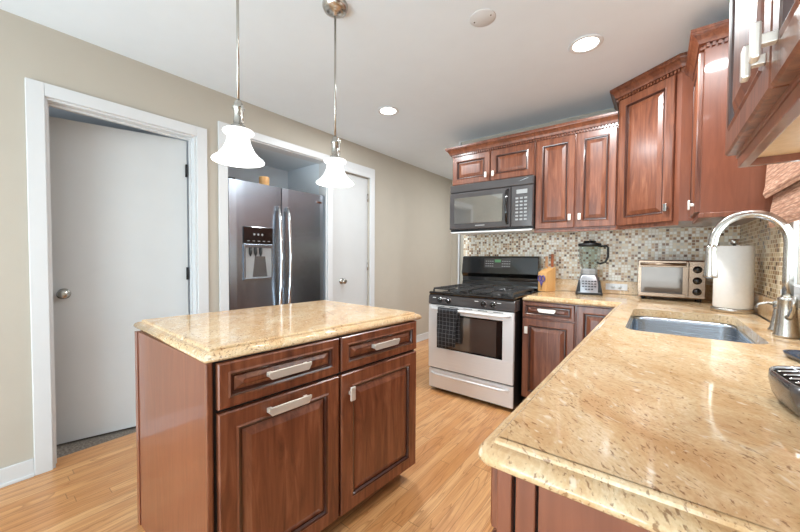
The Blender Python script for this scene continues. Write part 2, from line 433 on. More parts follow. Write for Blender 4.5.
# doors
def door_slab(name, loc, rz, w, h, knob, hinges, hinge_x):
    r = MB(); r.box(0, w, -.018, .018, 0, h, .002)
    d = struct(r.build(name, 'door')); d.location = loc; d.rotation_euler = (0, 0, rz)
    k = MB(); x, z, sy = knob
    k.M = Matrix.Rotation(PI, 4, 'Z') if sy > 0 else Matrix.Identity(4)
    xx = -x if sy > 0 else x
    k.lathe([(.033, .018), (.033, .022), (.014, .026), (.012, .045), (.022, .052), (.029, .062), (.027, .074), (.015, .080), (.001, .081)], (xx, 0, z), 24, axis='y')
    k.build('door_knob', 'nickel', d, 'satin nickel round knob')
    for z in hinges:
        g = MB(); g.lathe([(.008, -.045), (.008, .045)], (hinge_x, .026*sy, z), 10)
        g.build('hinge', 'blackplastic' if sy > 0 and name == 'door_1' else 'nickel', d, 'dark metal hinge' if name == 'door_1' else 'grey metal hinge')
    return d
# left doorway: hinged at its right jamb, standing ajar into the side room
ang = math.atan2(-.69, -.19)
door_slab('door_1', (-2.765, 1.000, .012), ang, .715, 2.02, (.655, .94, 1), (.27, 1.05, 1.80), .004)
# closet door right of the fridge, closed: slab local +x runs towards -y
door_slab('door_2', (A-.045, Q1-.004, .01), -PI/2, Q1-Q0-.008, QZ-.014, (.40, .92, 1), (.25, 1.07, 1.86), .006)
mb = MB(); mb.box(-.004, .004, .0, .004, 0, .07)
# hallway door far end
door_slab('door_3', (-1.62, 4.755, .01), PI, .80, 2.03, (.7, .92, 1), (.25, 1.25, 1.8), .79)
mb = MB(); mb.box(-2.50, -2.42, 4.755, 4.78, 0, 2.11); mb.box(-1.61, -1.53, 4.755, 4.78, 0, 2.11); mb.box(-2.42, -1.61, 4.755, 4.78, 2.045, 2.11)
struct(mb.build('trim_5', 'white'))
# white end casing on the cut end of the range wall
mb = MB(); mb.box(-1.718, -1.70, B-.02, B+WT+.02, 0, H-.0); struct(mb.build('trim_6', 'white'))

# baseboards
def base(n, boxes):
    mb = MB()
    for b in boxes: mb.box(*b, .004)
    struct(mb.build(n, 'white'))
base('baseboard_left', [(A, A+.014, BK, D0-.07, 0, .095), (A, A+.022, BK, D0-.07, 0, .018), (A, A+.014, D1+.07, N0-.066, 0, .095), (A, A+.014, Q1+.072, 4.78, 0, .095), (A, A+.022, Q1+.072, 4.78, 0, .018)])
base('baseboard_right', [(W-.014, W, BK, .3, 0, .095)])

# windows
mb = MB()
fx = W+.05
for (a, b, c, d) in ((V0, V0+.04, VZ0, VZ1), (V1-.04, V1, VZ0, VZ1), (V0+.04, V1-.04, VZ0, VZ0+.05), (V0+.04, V1-.04, VZ1-.05, VZ1), (V0+.04, V1-.04, 1.54, 1.58)):
    mb.box(fx, fx+.04, a, b, c, d, .003)
w1 = struct(mb.build('window_1', 'white'))
mb = MB(); mb.box(fx+.016, fx+.022, V0+.03, V1-.03, VZ0+.03, VZ1-.03); mb.build('pane', 'pane', w1)
mb = MB()
for (a, b, c, d) in ((V0-.065, V0, VZ0-.02, VZ1+.065), (V1, V1+.065, VZ0-.02, VZ1+.065), (V0, V1, VZ1, VZ1+.065)): mb.box(W-.016, W, a, b, c, d, .003)
mb.box(W-.03, W+.05, V0-.08, V1+.08, VZ0-.045, VZ0-.02, .003); mb.box(W-.03, W+.052, V0+.001, V1-.001, VZ0-.020, VZ0+.006)
mb.build('window_casing', 'white', w1)
mb = MB()
for (a, b, c, d) in ((-2.15, -2.10, .7, 2.05), (-.60, -.55, .7, 2.05), (-2.10, -.60, .7, .75), (-2.10, -.60, 2.0, 2.05), (-1.37, -1.33, .75, 2.0)): mb.box(fx, fx+.04, a, b, c, d)
w2 = struct(mb.build('window_2', 'white'))
mb = MB(); mb.box(fx+.016, fx+.022, -2.10, -.60, .75, 2.0); mb.build('pane', 'pane', w2)
mb = MB()
for (a, b, c, d) in ((-2.58, -2.52, 0, 2.38), (.32, .38, 0, 2.38), (-2.52, .32, 2.32, 2.38), (-2.52, .32, 0, .06), (-1.63, -1.57, .06, 2.32), (-.66, -.60, .06, 2.32)): mb.box(a, b, BK-.06, BK-.01, c, d)
d4 = struct(mb.build('door_4', 'white'))  # unseen glazed end wall, added to let soft even light in
mb = MB(); mb.box(-2.52, .32, BK-.04, BK-.034, .06, 2.32); mb.build('pane', 'pane', d4)

# mosaic splashbacks
mb = MB(); mb.box(-1.66, W-.006, B-.006, B, .91, 1.44); struct(mb.build('trim_7', 'mosaic'))
mb = MB(); mb.box(W-.006, W, V1+.065, B-.006, 1.0, 1.44); mb.box(W-.006, W, .30, V0-.065, 1.0, 1.44); struct(mb.build('trim_8', 'mosaic_side'))

# ------------------------------------------------------------------ island
IR = math.radians(-4.3)
EDGE = [(.034, 0), (.029, -.0012), (.026, -.004), (.025, -.009), (.021, -.0105), (.014, -.012), (.007, -.016), (.002, -.022), (0, -.029), (.002, -.035), (.008, -.040)]
def slab(poly, top, hole=None):
    mb = MB(); bm = mb.bm
    rings = []
    for ins, dz in EDGE:
        rings.append([(x, y, top+dz) for x, y in offset_poly(poly, ins)])
    R = [[mb.v(p) for p in r] for r in rings]; n = len(poly)
    for i in range(len(R)-1):
        for j in range(n): mb.face([R[i][j], R[i+1][j], R[i+1][(j+1) % n], R[i][(j+1) % n]], 0, i > 4)
    if not hole:
        mb.face(R[0]); mb.face(list(reversed(R[-1])))
    else:
        for ring, z in ((R[0], top), (R[-1], top-.040)):
            hv = [mb.v((x, y, z)) for x, y in hole]
            es = [bm.edges.new((hv[i], hv[(i+1) % len(hv)])) for i in range(len(hv))]
            es += [bm.edges.get((ring[i], ring[(i+1) % n])) for i in range(n)]
            bmesh.ops.triangle_fill(bm, edges=es, use_beauty=True, use_dissolve=False)
            if z == top: h0 = hv
        m = len(hole)
        for i in range(m): mb.face([h0[i], h0[(i+1) % m], hv[(i+1) % m], hv[i]])
    return mb

# cabinet faces +x ; local x = world +y, local -y = world +x
isl = thing('kitchen_island', 'cherry wood kitchen island cabinet with two drawers and two doors under its own granite top', 'kitchen island', (-1.066, .958, 0), PI/2+IR)
L2, DP = .500, .708
SK = Matrix(((1, -.075, 0, 0), (0, 1, 0, 0), (0, 0, 1, 0), (0, 0, 0, 1)))
mb = MB(); mb.M = SK; mb.box(-L2, L2, .0, DP, .095, .86); mb.build('body', 'cherry_flat', isl)
mb = MB(); mb.M = SK; mb.box(-L2+.01, L2-.01, .075, DP-.01, 0, .095); mb.build('plinth', 'glaze', isl)
mb = MB(); mb.M = SK; mb.box(-L2-.012, -L2, -.0, DP, .0, .86, .002); mb.box(-L2-.016, -L2-.012, DP-.03, DP+.004, 0, .86, .002)
mb.build('side_panel', 'cherry_flat', isl)
mb = MB(); mb.box(-L2-.016, -L2+.002, -.012, .012, .06, .86, .004); mb.build('corner_post', 'cherry', isl)
mb = MB(); mb.box(-L2+.006, L2-.002, -.002, .0, .075, .858); mb.build('gap_shade', 'dark', isl)  # black sheet painting the shade in the gaps between the fronts
fr = [('drawer', -L2+.014, -.016, .707, .854), ('pull_out_front', -L2+.014, -.016, .085, .694), ('drawer', -.004, L2-.004, .707, .854), ('door', -.004, L2-.004, .085, .694)]
for i, (n, a, b, c, d) in enumerate(fr):
    f = front_mb(a, b, c, d, .022, .042 if n == 'drawer' else .066, yb=-.002).build(n, ['cherry', 'glaze'], isl)
    if n == 'drawer': bar_pull(f, (a+b)/2+.0, (c+d)/2+.004, .17, -.024)
    elif n == 'pull_out_front': bar_pull(f, (a+b)/2+.0, d-.036, .17, -.024)
    else: small_pull(f, a+.045, d-.085, -.024, .06, .026)
top = slab([(x+1.445, y-.97) for x, y in ((-1.900, .460), (-1.092, .436), (-.996, 1.484), (-1.800, 1.504))], 0)
it = top.build('granite_top', 'granite'); it.location = (-1.445, .970, C)
tag(it, 'rectangular gold granite slab lying on the cherry island below the pendants', 'countertop')

# ------------------------------------------------------------------ base cabinets and worktop
def base_cab(name, label, x0, x1, loc, rz, depth, parts, cat='cabinet', hollow=False):
    t = thing(name, label, cat, loc, rz)
    mb = MB()
    if hollow: mb.box(x0, x1, 0, depth, .10, .12); mb.box(x0, x0+.018, 0, depth, .12, .858); mb.box(x1-.018, x1, 0, depth, .12, .858); mb.box(x0+.018, x1-.018, 0, .018, .12, .858); mb.box(x0+.018, x1-.018, depth-.018, depth, .12, .858)
    else: mb.box(x0, x1, 0, depth, .10, .858)
    mb.build('body', 'cherry_flat', t)
    mb = MB(); mb.box(x0, x1, .07, depth, 0, .10); mb.build('plinth', 'glaze', t)
    for n, a, b, c, d, p in parts:
        f = front_mb(a, b, c, d, .02, .03 if n == 'drawer' else .055).build(n, ['cherry', 'glaze'], t)
        if p == 'bar': bar_pull(f, (a+b)/2, (c+d)/2+.004, .13, -.02)
        elif p: small_pull(f, a+.034 if p == 'l' else b-.034, d-.085, -.02, .055, .026)
    return t
FY = 2.66
base_cab('base_cabinet', 'cherry base cabinet with one drawer over one door, right beside the gas range', -.832, -.458, (0, FY, 0), 0, B-FY,
         [('drawer', -.828, -.464, .735, .852, 'bar'), ('door', -.828, -.464, .11, .722, 'l')])
base_cab('corner_base_cabinet', 'cherry corner base cabinet with a single plain door next to the drawer unit', -.456, -.201, (0, FY, 0), 0, B-FY,
         [('door', -.452, -.222, .11, .852, None)])
# peninsula run, faces -x : local x = world -y
PX = -.199
def pen(name, label, ya, yb, parts, hollow=False): return base_cab(name, label, -yb, -ya, (PX, 0, 0), -PI/2, W-PX-.001, parts, hollow=hollow)
pen('sink_base_cabinet', 'cherry sink base cabinet under the stainless basin', 1.56, FY-.002,
    [('door', -2.44, -2.01, .11, .852, 'r'), ('door', -2.005, -1.57, .11, .852, 'l')], True)
pen('dishwasher_side_cabinet', 'cherry base cabinet between the sink cabinet and the counter end unit', 1.06, 1.556,
    [('drawer', -1.55, -1.066, .735, .852, 'bar'), ('door', -1.55, -1.066, .11, .722, 'l')])
pc = pen('counter_end_cabinet', 'cherry base cabinet whose flat end panel closes the counter near the viewer', .535, 1.056,
    [('drawer', -1.05, -.540, .735, .852, 'bar'), ('door', -1.05, -.540, .11, .722, 'l')])
mb = MB(); mb.box(-.534, -.520, .064, W-PX-.002, .0, .858, .001); mb.build('end_panel', 'cherry_flat', pc)
mb = MB(); mb.box(-.534, -.518, .0, .024, .0, .858, .002); mb.build('corner_post', 'cherry_flat', pc)
mb = MB(); mb.box(-.534, -.518, .030, .060, .0, .858, .002); mb.build('stile', 'cherry_flat', pc)
mb = MB(); mb.box(-.5345, -.533, .001, .066, .1, .857); mb.build('gap_shade', 'dark', pc)  # black strip painting shade between post, stile and end panel

# worktop: one L-shaped slab with the sink cut-out
SX0, SX1, SY0, SY1 = -.105, .315, 1.66, 2.39
hole = rrect(SX0, SX1, SY0, SY1, .06)
fe = FY-.035
outl = [(-.825, fe), (-.214, fe), (-.233, .522), (-.226, .506), (-.210, .497), (W-.002, .497), (W-.002, B-.008), (-.825, B-.008)]
wt = slab(outl, C, hole).build('worktop', 'granite')
tag(wt, 'long L-shaped gold granite worktop running from the range round to the viewer, with sink cut-out', 'countertop')
mb = MB(); mb.box(-.825, W-.024, B-.028, B-.008, C, C+.105, .003); mb.box(W-.024, W-.002, .54, B-.008, C, C+.105, .003)
mb.build('upstand', 'granite', wt)

# ------------------------------------------------------------------ wall cabinets
CROWN = [(0, .0), (.005, 0), (.005, .020), (.024, .022), (.026, .030), (.030, .040), (.042, .058), (.052, .066), (.054, .072), (.058, .074), (.058, .088), (0, .088)]
def crown(parent, path, z):
    mb = MB(); sweep(mb, path, [(o, z+h) for o, h in CROWN]); c = mb.build('crown_molding', 'cherry', parent)
    # small dentil row under the crown
    d = MB(); pts = [Vector(p) for p in path]
    for a, b in zip(pts, pts[1:]):
        l = (b-a).length; t = (b-a)/l; n = Vector((t.y, -t.x)); k = max(1, int(l/.021))
        for i in range(k):
            p = a+t*(l*(i+.5)/k); q = .0062
            rect = [p-t*q, p+t*q, p+t*q+n*.018, p-t*q+n*.018]
            d.prism([(v.x, v.y) for v in rect], z+.003, z+.020)
    d.build('dentil_strip', 'cherry', c)
    return c
def wall_cab(name, label, x0, x1, z0, z1, loc, rz, depth, doors, path):
    t = thing(name, label, 'cabinet', loc, rz)
    mb = MB(); mb.box(x0, x1, 0, depth, z0, z1, .001); mb.build('body', 'cherry_flat', t)
    for a, b, side, pz in doors:
        f = front_mb(a, b, z0+.008, z1-.004, .02, .058).build('door', ['cherry', 'glaze'], t)
        small_pull(f, a+.030 if side == 'l' else b-.030, pz, -.02)
    if path: crown(t, path, z1)
    return t
UY = 2.945; UD = B-UY-.001
UZ0, UZ1 = 1.425, 2.167
wall_cab('wall_cabinet', 'short two-door cherry wall cabinet directly above the microwave', -1.620, -.838, 1.885, UZ1, (0, UY, 0), 0, UD,
         [(-1.614, -1.235, 'r', 1.95), (-1.225, -.844, 'l', 1.95)], [(-1.620, UD-.002), (-1.620, 0), (-.838, 0)])
t = wall_cab('wall_cabinet', 'tall two-door cherry wall cabinet between microwave and corner unit', -.836, -.252, UZ0, UZ1, (0, UY, 0), 0, UD,
         [(-.826, -.531, 'r', 1.515), (-.521, -.256, 'l', 1.515)], [(-.836, 0), (-.252, 0)])
mb = MB(); mb.box(-.836, -.252, -.004, .016, UZ0-.022, UZ0, .002); mb.build('light_rail', 'cherry', t)
# diagonal corner unit
P0, P1 = Vector((-.250, UY)), Vector((.095, 2.70))
dt = thing('corner_wall_cabinet', 'tall cherry corner wall cabinet with its single door set diagonally', 'cabinet')
Z0, Z1 = UZ0, 2.338
mb = MB(); mb.prism([(-.250, UY), (.095, 2.70), (W-.001, 2.70), (W-.001, B-.001), (-.250, B-.001)], Z0, Z1); mb.build('body', 'cherry_flat', dt)
dv = P1-P0; dl = dv.length; da = math.atan2(dv.y, dv.x)
f = front_mb(.018, dl-.030, Z0+.004, Z1-.004, .02, .06)
bmesh.ops.transform(f.bm, matrix=Matrix.Translation((P0.x, P0.y, 0)) @ Matrix.Rotation(da, 4, 'Z'), verts=f.bm.verts)
fd = f.build('door', ['cherry', 'glaze'], dt)
hb = MB(); hb.M = Matrix.Translation((P0.x, P0.y, 0)) @ Matrix.Rotation(da, 4, 'Z')
hx = dl-.055; hb.box(hx-.007, hx+.007, -.038, -.02, 1.508, 1.522, .001); hb.box(hx-.011, hx+.011, -.046, -.036, 1.49, 1.54, .003)
hb.build('handle', 'nickel', fd, 'small rectangular nickel pull')
crown(dt, [(-.250, B-.002), (-.250, UY), (.095, 2.70), (.32, 2.70)], Z1)
hb = MB(); hb.prism([(-.250, UY-.004), (.095, 2.696), (.095, 2.716), (-.250, UY+.016)], Z0-.022, Z0); hb.build('light_rail', 'cherry', dt)
# unit on the window wall, far side of the window; local x = world -y
XW = .163
rt = wall_cab('wall_cabinet', 'narrow cherry wall cabinet with a plain glossy end panel beside the woven shade', -2.698, -2.285, UZ0, 2.245, (XW, 0, 0), -PI/2, W-XW-.001,
         [(-2.640, -2.300, 'r', 1.475)], [(-2.698, 0), (-2.285, 0), (-2.285, W-XW-.002)])
mb = MB(); mb.box(-2.285, -2.281, .002, W-XW-.002, UZ0-.02, 2.245); mb.build('end_panel', 'cherry_flat', rt, 'plain glossy reddish-brown end panel')
mb = MB(); mb.box(-2.698, -2.277, -.004, .016, UZ0-.024, UZ0, .002); mb.box(-2.287, -2.275, .016, W-XW-.002, UZ0-.024, UZ0, .002); mb.build('light_rail', 'cherry', rt)
# unit near the viewer
XW = .143
nt = wall_cab('wall_cabinet', 'cherry wall cabinet at upper right, nearest the viewer, with pale underside', -1.135, -.30, 1.435, Z1, (XW, 0, 0), -PI/2, W-XW-.001,
         [(-1.131, -.722, 'r', 1.50), (-.716, -.304, 'l', 1.50)], [(-1.135, W-XW-.002), (-1.135, 0), (-.30, 0)])
mb = MB(); mb.box(-1.125, -.31, .022, W-XW-.012, 1.428, 1.4352); mb.build('underside', 'maple', nt, 'pale wood underside')
mb = MB(); mb.box(-1.135, -.30, .003, .022, 1.412, 1.435, .002); mb.box(-1.135, -1.117, .022, W-XW-.002, 1.412, 1.435, .002); mb.build('light_rail', 'cherry_flat', nt)

# ------------------------------------------------------------------ fridge
fg = thing('refrigerator', 'dark stainless side-by-side refrigerator with ice dispenser set into the wall niche', 'refrigerator', (-2.665, 1.730, 0), PI/2)
FW = .474
mb = MB(); mb.box(-FW, FW, .075, .63, .03, 1.79, .004); mb.build('body', 'greygloss', fg)
for sx in (-1, 1):
    for yy in (.12, .66): pass
mb = MB(); mb.box(-FW+.01, FW-.01, .03, .09, .0, .075); mb.build('base_grille', 'blackplastic', fg)
def fdoor(x0, x1):
    mb = MB(); n = 8; prof = []
    for i in range(n+1):
        u = i/n; xx = x0+(x1-x0)*u; e = min(u, 1-u); dz = .005*(1-(1-min(1, e*5))**2)
        prof.append((xx, -dz))
    poly = prof + [(x1, .07), (x0, .07)]
    mb.prism(poly, .08, 1.80, 'xy'); return mb
SPL = -.010
fz = fdoor(-FW, SPL-.004).build('freezer_door', 'fridgesteel', fg)
fr_ = fdoor(SPL+.004, FW).build('fridge_door', 'fridgesteel', fg)
def fhandle(x, p):
    mb = MB(); pts = []
    for i in range(13):
        u = i/12; pts.append((x, -.028-.04*math.sin(PI*u)**.6, .70+.92*u))
    mb.tube(pts, .0135, 10)
    for z in (.71, 1.61): mb.box(x-.011, x+.011, -.034, -.006, z-.02, z+.02, .003)
    mb.build('handle', 'chrome', p, 'curved polished steel handle')
fhandle(SPL-.045, fz); fhandle(SPL+.045, fr_)
dx0, dx1 = -.365, -.105
mb = MB(); mb.box(dx0, dx1, -.016, -.010, 1.295, 1.435, .003); dp = mb.build('dispenser_panel', 'blackgloss', fz)
mb = MB()
for i in range(5):
    mb = MB(); mb.box(dx0+.03+.045*i, dx0+.05+.045*i, -.0175, -.0155, 1.315, 1.32); mb.build('button', 'greymark', dp)
for i in range(3):
    mb = MB(); mb.lathe([(.009, .0155), (.009, .0175)], (dx0+.09+.035*i, 0, 1.372), 12, axis='y'); mb.build('button', 'greymark', dp)
mb = MB()      # dispenser cavity frame: raised surround, dark cavity, tray
mb.box(dx0, dx1, -.020, -.008, 1.262, 1.292, .003); mb.box(dx0, dx0+.016, -.018, -.008, 1.01, 1.262, .002); mb.box(dx1-.016, dx1, -.018, -.008, 1.01, 1.262, .002); mb.box(dx0, dx1, -.026, -.008, .995, 1.012, .003)
mb.build('dispenser_frame', 'fridgesteel', fz)
mb = MB(); mb.box(dx0+.016, dx1-.016, -.0125, -.0115, 1.012, 1.262); mb.build('dispenser_recess', 'greymark', fz)
mb = MB(); mb.prism([(dx0+.075, 1.02), (dx1-.055, 1.02), (dx1-.075, 1.19), (dx0+.095, 1.19)], -.016, -.012, 'xz'); mb.build('paddle', 'fridgesteel', fz)
mb = MB()
for xx in (dx0+.055, dx0+.10, dx0+.145):
    mb = MB(); mb.lathe([(.014, 1.262), (.013, 1.215), (.009, 1.205), (.004, 1.19)], (xx, -.018, 0), 12); mb.build('nozzle', 'blackplastic', fz)
mb = MB(); mb.box(.36, .43, -.012, -.006, 1.715, 1.735, .002); mb.build('badge_or_glare', 'chrome', fr_)
mb = MB(); mb.box(-FW+.005, -FW+.06, .01, .12, 1.79, 1.815, .004); mb.build('hinge_cover', 'blackplastic', fg)
mb = MB(); mb.lathe([(.04, 0), (.043, .01), (.043, .075), (.040, .085), (.0, .085)], seg=24); can = mb.build('wooden_canister', 'knifewood')
can.location = (-2.70, 1.585, 1.80); can.location = (-2.76, 1.610, 1.802)
tag(can, 'small round tan wooden canister sitting on top of the refrigerator', 'canister')

# ------------------------------------------------------------------ gas range
RY = 2.555; RX = -1.238; RW = .381
rg = thing('gas_range', 'stainless steel gas range with black cooktop and backguard', 'stove', (RX, RY, 0))
mb = MB(); mb.box(-RW, RW, .0, B-RY-.035, .02, .87, .003); mb.build('body', 'blackplastic', rg)
mb = MB(); mb.box(-RW, RW, -.022, .0, .03, .200, .006); dr = mb.build('storage_drawer', 'steel', rg)
def arch_handle(parent, z, r, y0, out, x0, x1, name='handle', label='curved steel bar handle'):
    mb = MB(); pts = []
    for i in range(17):
        u = i/16; e = min(u, 1-u)*16
        pts.append((x0+(x1-x0)*u, y0-out*min(1, (e/1.6))**.6 if e < 1.6 else y0-out, z))
    mb.tube(pts, r, 10); return mb.build(name, 'steel', parent, label)
arch_handle(dr, .165, .010, -.022, .032, -RW+.03, RW-.03)
# oven door: frame round a dark window
mb = MB()
wx0, wx1, wz0, wz1 = -RW+.085, RW-.085, .395, .700
mb.box(-RW, RW, -.030, 0, .212, wz0, .005); mb.box(-RW, RW, -.030, 0, wz1, .772, .005); mb.box(-RW, wx0, -.030, 0, wz0-.002, wz1+.002); mb.box(wx1, RW, -.030, 0, wz0-.002, wz1+.002)
od = mb.build('oven_door', 'steel', rg)
mb = MB(); mb.box(wx0, wx1, -.027, -.004, wz0, wz1); mb.build('oven_window', 'ovenglass', od, 'dark reflective oven window')
mb = MB(); mb.box(wx1-.050, wx1, -.0285, -.027, wz0, wz1); mb.box(wx0, wx0+.02, -.0285, -.027, wz0, wz1); mb.box(wx0+.02, wx1-.050, -.0285, -.027, wz0, wz0+.012); mb.box(wx0+.02, wx1-.050, -.0285, -.027, wz1-.012, wz1); mb.build('border_and_reflection', 'blackgloss', od)  # black rim; its wider right strip paints a dark reflection
arch_handle(od, .742, .0125, -.030, .042, -RW+.025, RW-.025)
for i in range(5):
    mb = MB(); mb.box(-.30+.13*i, -.22+.13*i, -.0315, -.029, .7605, .765); mb.build('vent_slot', 'blackplastic', od)
# control panel and cooktop
mb = MB(); mb.prism([(-.030, .780), (.0, .775), (.10, .775), (.10, .862), (-.012, .862), (-.024, .850)], -RW-.004, RW+.004, 'yz', 0, .003); cp = mb.build('control_panel', 'greygloss', rg)
for xx in (-.265, -.185, .135, .215):
    k = MB(); k.lathe([(.024, .026), (.024, .032), (.017, .036), (.015, .056), (.010, .058), (0, .058)], (xx, 0, .818), 20, axis='y'); k.box(xx-.004, xx+.004, -.062, -.056, .804, .832, .001)
    ko = k.build('knob', 'blackgloss', cp); m2 = MB(); m2.lathe([(.0255, .0262), (.0255, .0285), (.0225, .0285)], (xx, 0, .818), 20, axis='y', cap0=False, cap1=False); m2.build('knob_ring', 'chrome', ko)
for xx in (-.325, -.225, .075, .265):
    mb = MB(); mb.box(xx-.016, xx+.016, -.0295, -.027, .833, .838); mb.build('marking', 'whitemark', cp)
mb = MB(); mb.box(-RW-.004, RW+.004, -.026, .60, .862, .888, .010); mb.build('cooktop', 'blackgloss', rg)
for bx in (-.19, .19):
    for by in (.13, .42):
        k = MB(); k.lathe([(.055, .886), (.052, .894), (.036, .896), (.034, .906), (.020, .910), (0, .910)], (bx, by, 0), 20); k.build('burner', 'iron', rg)
for bx in (-.19, .19):
    g = MB(); r = .006
    for xx in (bx-.165, bx+.165): g.box(xx-r, xx+r, .015, .545, .905, .920, .002)
    for yy in (.015, .28, .545): g.box(bx-.165, bx+.165, yy-r, yy+r, .905, .920, .002)
    for by in (.13, .42):
        for a in range(4):
            dxx, dyy = ((1, 0), (0, 1), (-1, 0), (0, -1))[a]
            x0, x1 = sorted((bx+dxx*.03, bx+dxx*.16)); y0, y1 = sorted((by+dyy*.03, by+dyy*.135))
            if dxx: g.box(x0, x1, by-r, by+r, .908, .922, .002)
            else: g.box(bx-r, bx+r, y0, y1, .908, .922, .002)
    for xx in (bx-.165, bx+.165):
        for yy in (.015, .28, .545): g.box(xx-r, xx+r, yy-r, yy+r, .886, .906)
    g.build('grate', 'iron', rg)
bgY = B-RY-.035
mb = MB(); mb.prism([(bgY-.075, .885), (bgY, .885), (bgY, 1.205), (bgY-.045, 1.205), (bgY-.060, 1.195), (bgY-.085, 1.035), (bgY-.07, 1.015), (bgY-.055, 1.0), (bgY-.055, .96), (bgY-.07, .93)], -RW, RW, 'yz', 0, .004)
bg = mb.build('backguard', 'blackgloss', rg)
def bgy(z): return bgY-.060-.025*(1.195-z)/.16
mb = MB(); z = 1.14; mb.prism([(bgy(1.09)-.002, 1.09), (bgy(1.09)+.004, 1.09), (bgy(1.182)+.004, 1.182), (bgy(1.182)-.002, 1.182)], -.14, .13, 'yz'); cpn = mb.build('clock_panel', 'greygloss', bg)
mb = MB(); mb.box(-.03, .03, bgy(1.16)-.006, bgy(1.16), 1.145, 1.172); mb.build('display', 'display', cpn)
for i in range(4):
    for j in range(3):
        for s in (-1, 1):
            mb = MB(); zz = 1.108+.024*j; mb.box(s*(.05+.022*i)-.007, s*(.05+.022*i)+.007, bgy(zz)-.0055, bgy(zz), zz-.004, zz+.004)
            mb.build('button', 'greymark', cpn)
# towel over the oven handle
def towel():
    mb = MB(); hz = .742; hy = -.072; path = []
    for i in range(15): path.append((hy-.0165-.006*math.sin(i*.5), .430+(hz-.430)*i/14))
    for i in range(1, 8):
        a = PI-PI*i/8; path.append((hy+.0165*math.cos(a), hz+.0165*math.sin(a)))
    for i in range(10): path.append((hy+.0175+.002*math.sin(i), hz-.27*i/9))
    nx = 15; th = .003
    def P(i, j, off):
        y, z = path[i]; u = j/(nx-1)
        t = Vector((path[min(i+1, len(path)-1)][0]-path[max(i-1, 0)][0], path[min(i+1, len(path)-1)][1]-path[max(i-1, 0)][1])).normalized()
        hang = max(0, min(1, (hz-z)/.25))
        wv = .006*math.sin(u*11+.7)*hang
        front = i < 16
        x = -.255 + u*(.190-.015*hang) + (0 if front else .03*hang) + .004*math.sin(i*.6)
        return (x, y-t.y*off*(1)+(-abs(wv) if front else 0), z+t.x*off - (.012*math.sin(u*5)*hang if (i < 2) else 0))
    V = [[[mb.v(P(i, j, o)) for j in range(nx)] for i in range(len(path))] for o in (0, th)]
    n = len(path)
    for o in (0, 1):
        for i in range(n-1):
            for j in range(nx-1): mb.face([V[o][i][j], V[o][i][j+1], V[o][i+1][j+1], V[o][i+1][j]], 0, True)
    for i in range(n-1):
        for j in (0, nx-1): mb.face([V[0][i][j], V[0][i+1][j], V[1][i+1][j], V[1][i][j]])
    for j in range(nx-1):
        for i in (0, n-1): mb.face([V[0][i][j], V[0][i][j+1], V[1][i][j+1], V[1][i][j]])
    o = mb.build('dish_towel', 'towel'); o.location = (RX, RY, 0); return o
tag(towel(), 'dark charcoal checked dish towel hanging over the oven door handle', 'towel')

# ------------------------------------------------------------------ microwave
MY = 2.880; MX = -1.2215; MW = .391
mw = thing('microwave', 'dark over-the-range microwave mounted above the stove', 'microwave', (MX, MY, 1.435))
mb = MB(); mb.box(-MW, MW, .02, B-MY-.008, 0, .445, .003); mb.build('body', 'blackplastic', mw)
mb = MB(); mb.box(-MW, MW, -.004, .022, .372, .446, .008); mb.build('top_grille', 'greygloss', mw)
mb = MB(); mb.box(-MW, .205, -.012, .02, .020, .368, .010); md = mb.build('door', 'greygloss', mw)
mb = MB(); mb.box(-MW+.055, .135, -.0145, -.011, .075, .318, .004); mb.build('window', 'mwglass', md, 'mirror-like microwave window')
mb = MB(); mb.tube([(.180, -.012, .055), (.180, -.040, .075), (.180, -.048, .2), (.180, -.040, .325), (.180, -.012, .345)], .012, 10); mb.build('handle', 'blackgloss', md)
mb = MB(); mb.box(-.12, -.03, -.0135, -.0115, .048, .056); mb.build('badge_or_glare', 'greymark', md)
mb = MB(); mb.box(.208, MW, -.010, .02, .020, .368, .006); cp = mb.build('control_panel', 'greygloss', mw)
mb = MB(); mb.box(.255, .345, -.0125, -.009, .300, .335, .001); mb.build('display', 'greymark', cp)
for j in range(7):
    for i in range(3):
        mb = MB(); mb.box(.248+.036*i, .272+.036*i, -.0125, -.009, .075+.030*j, .090+.030*j, .001); mb.build('button', 'greymark', cp)
mb = MB(); mb.prism([(-MW+.002, 0), (MW-.002, 0), (MW-.02, -.012), (-MW+.02, -.012)], .0, .30, 'xz'); mb.build('bottom_vent', 'steel', mw)
mb = MB(); mb.prism([(.27, .405), (.345, .425), (.36, .432), (.32, .424)], -.0065, -.003, 'xz'); mb.build('badge_or_glare', 'chrome', mw)  # slanted chrome streak put on as a small painted glare

# ------------------------------------------------------------------ sink and faucet
def sink():
    t = thing('sink', 'stainless steel undermount sink basin set into the granite worktop', 'sink', (0, 0, 0))
    mb = MB(); rings = []
    prof = [(-.018, -.042), (.0, -.042), (.002, -.06), (.006, -.20), (.015, -.225), (.04, -.238)]
    base_ = rrect(SX0-.002, SX1+.002, SY0-.002, SY1+.002, .06)
    outer = [(-.018, -.046), (-.004, -.046), (-.002, -.06), (.002, -.205), (.012, -.232), (.04, -.242)]
    inner = [[(x, y, C+dz) for x, y in offset_poly(base_, i)] for i, dz in prof]
    out = [[(x, y, C+dz) for x, y in offset_poly(base_, i)] for i, dz in reversed(outer)]
    mb.loft(out+inner, 0, True, True, True); b = mb.build('basin', 'sinksteel', t)
    mb = MB(); mb.lathe([(.045, C-.2375), (.045, C-.234), (.034, C-.234), (.030, C-.237)], ((SX0+SX1)/2, (SY0+SY1)/2, 0), 24); mb.build('drain', 'chrome', t)
sink()
fa = thing('faucet', 'tall brushed nickel pull-down faucet arching over the sink', 'faucet', (.389, 1.885, C+.0012), 0)
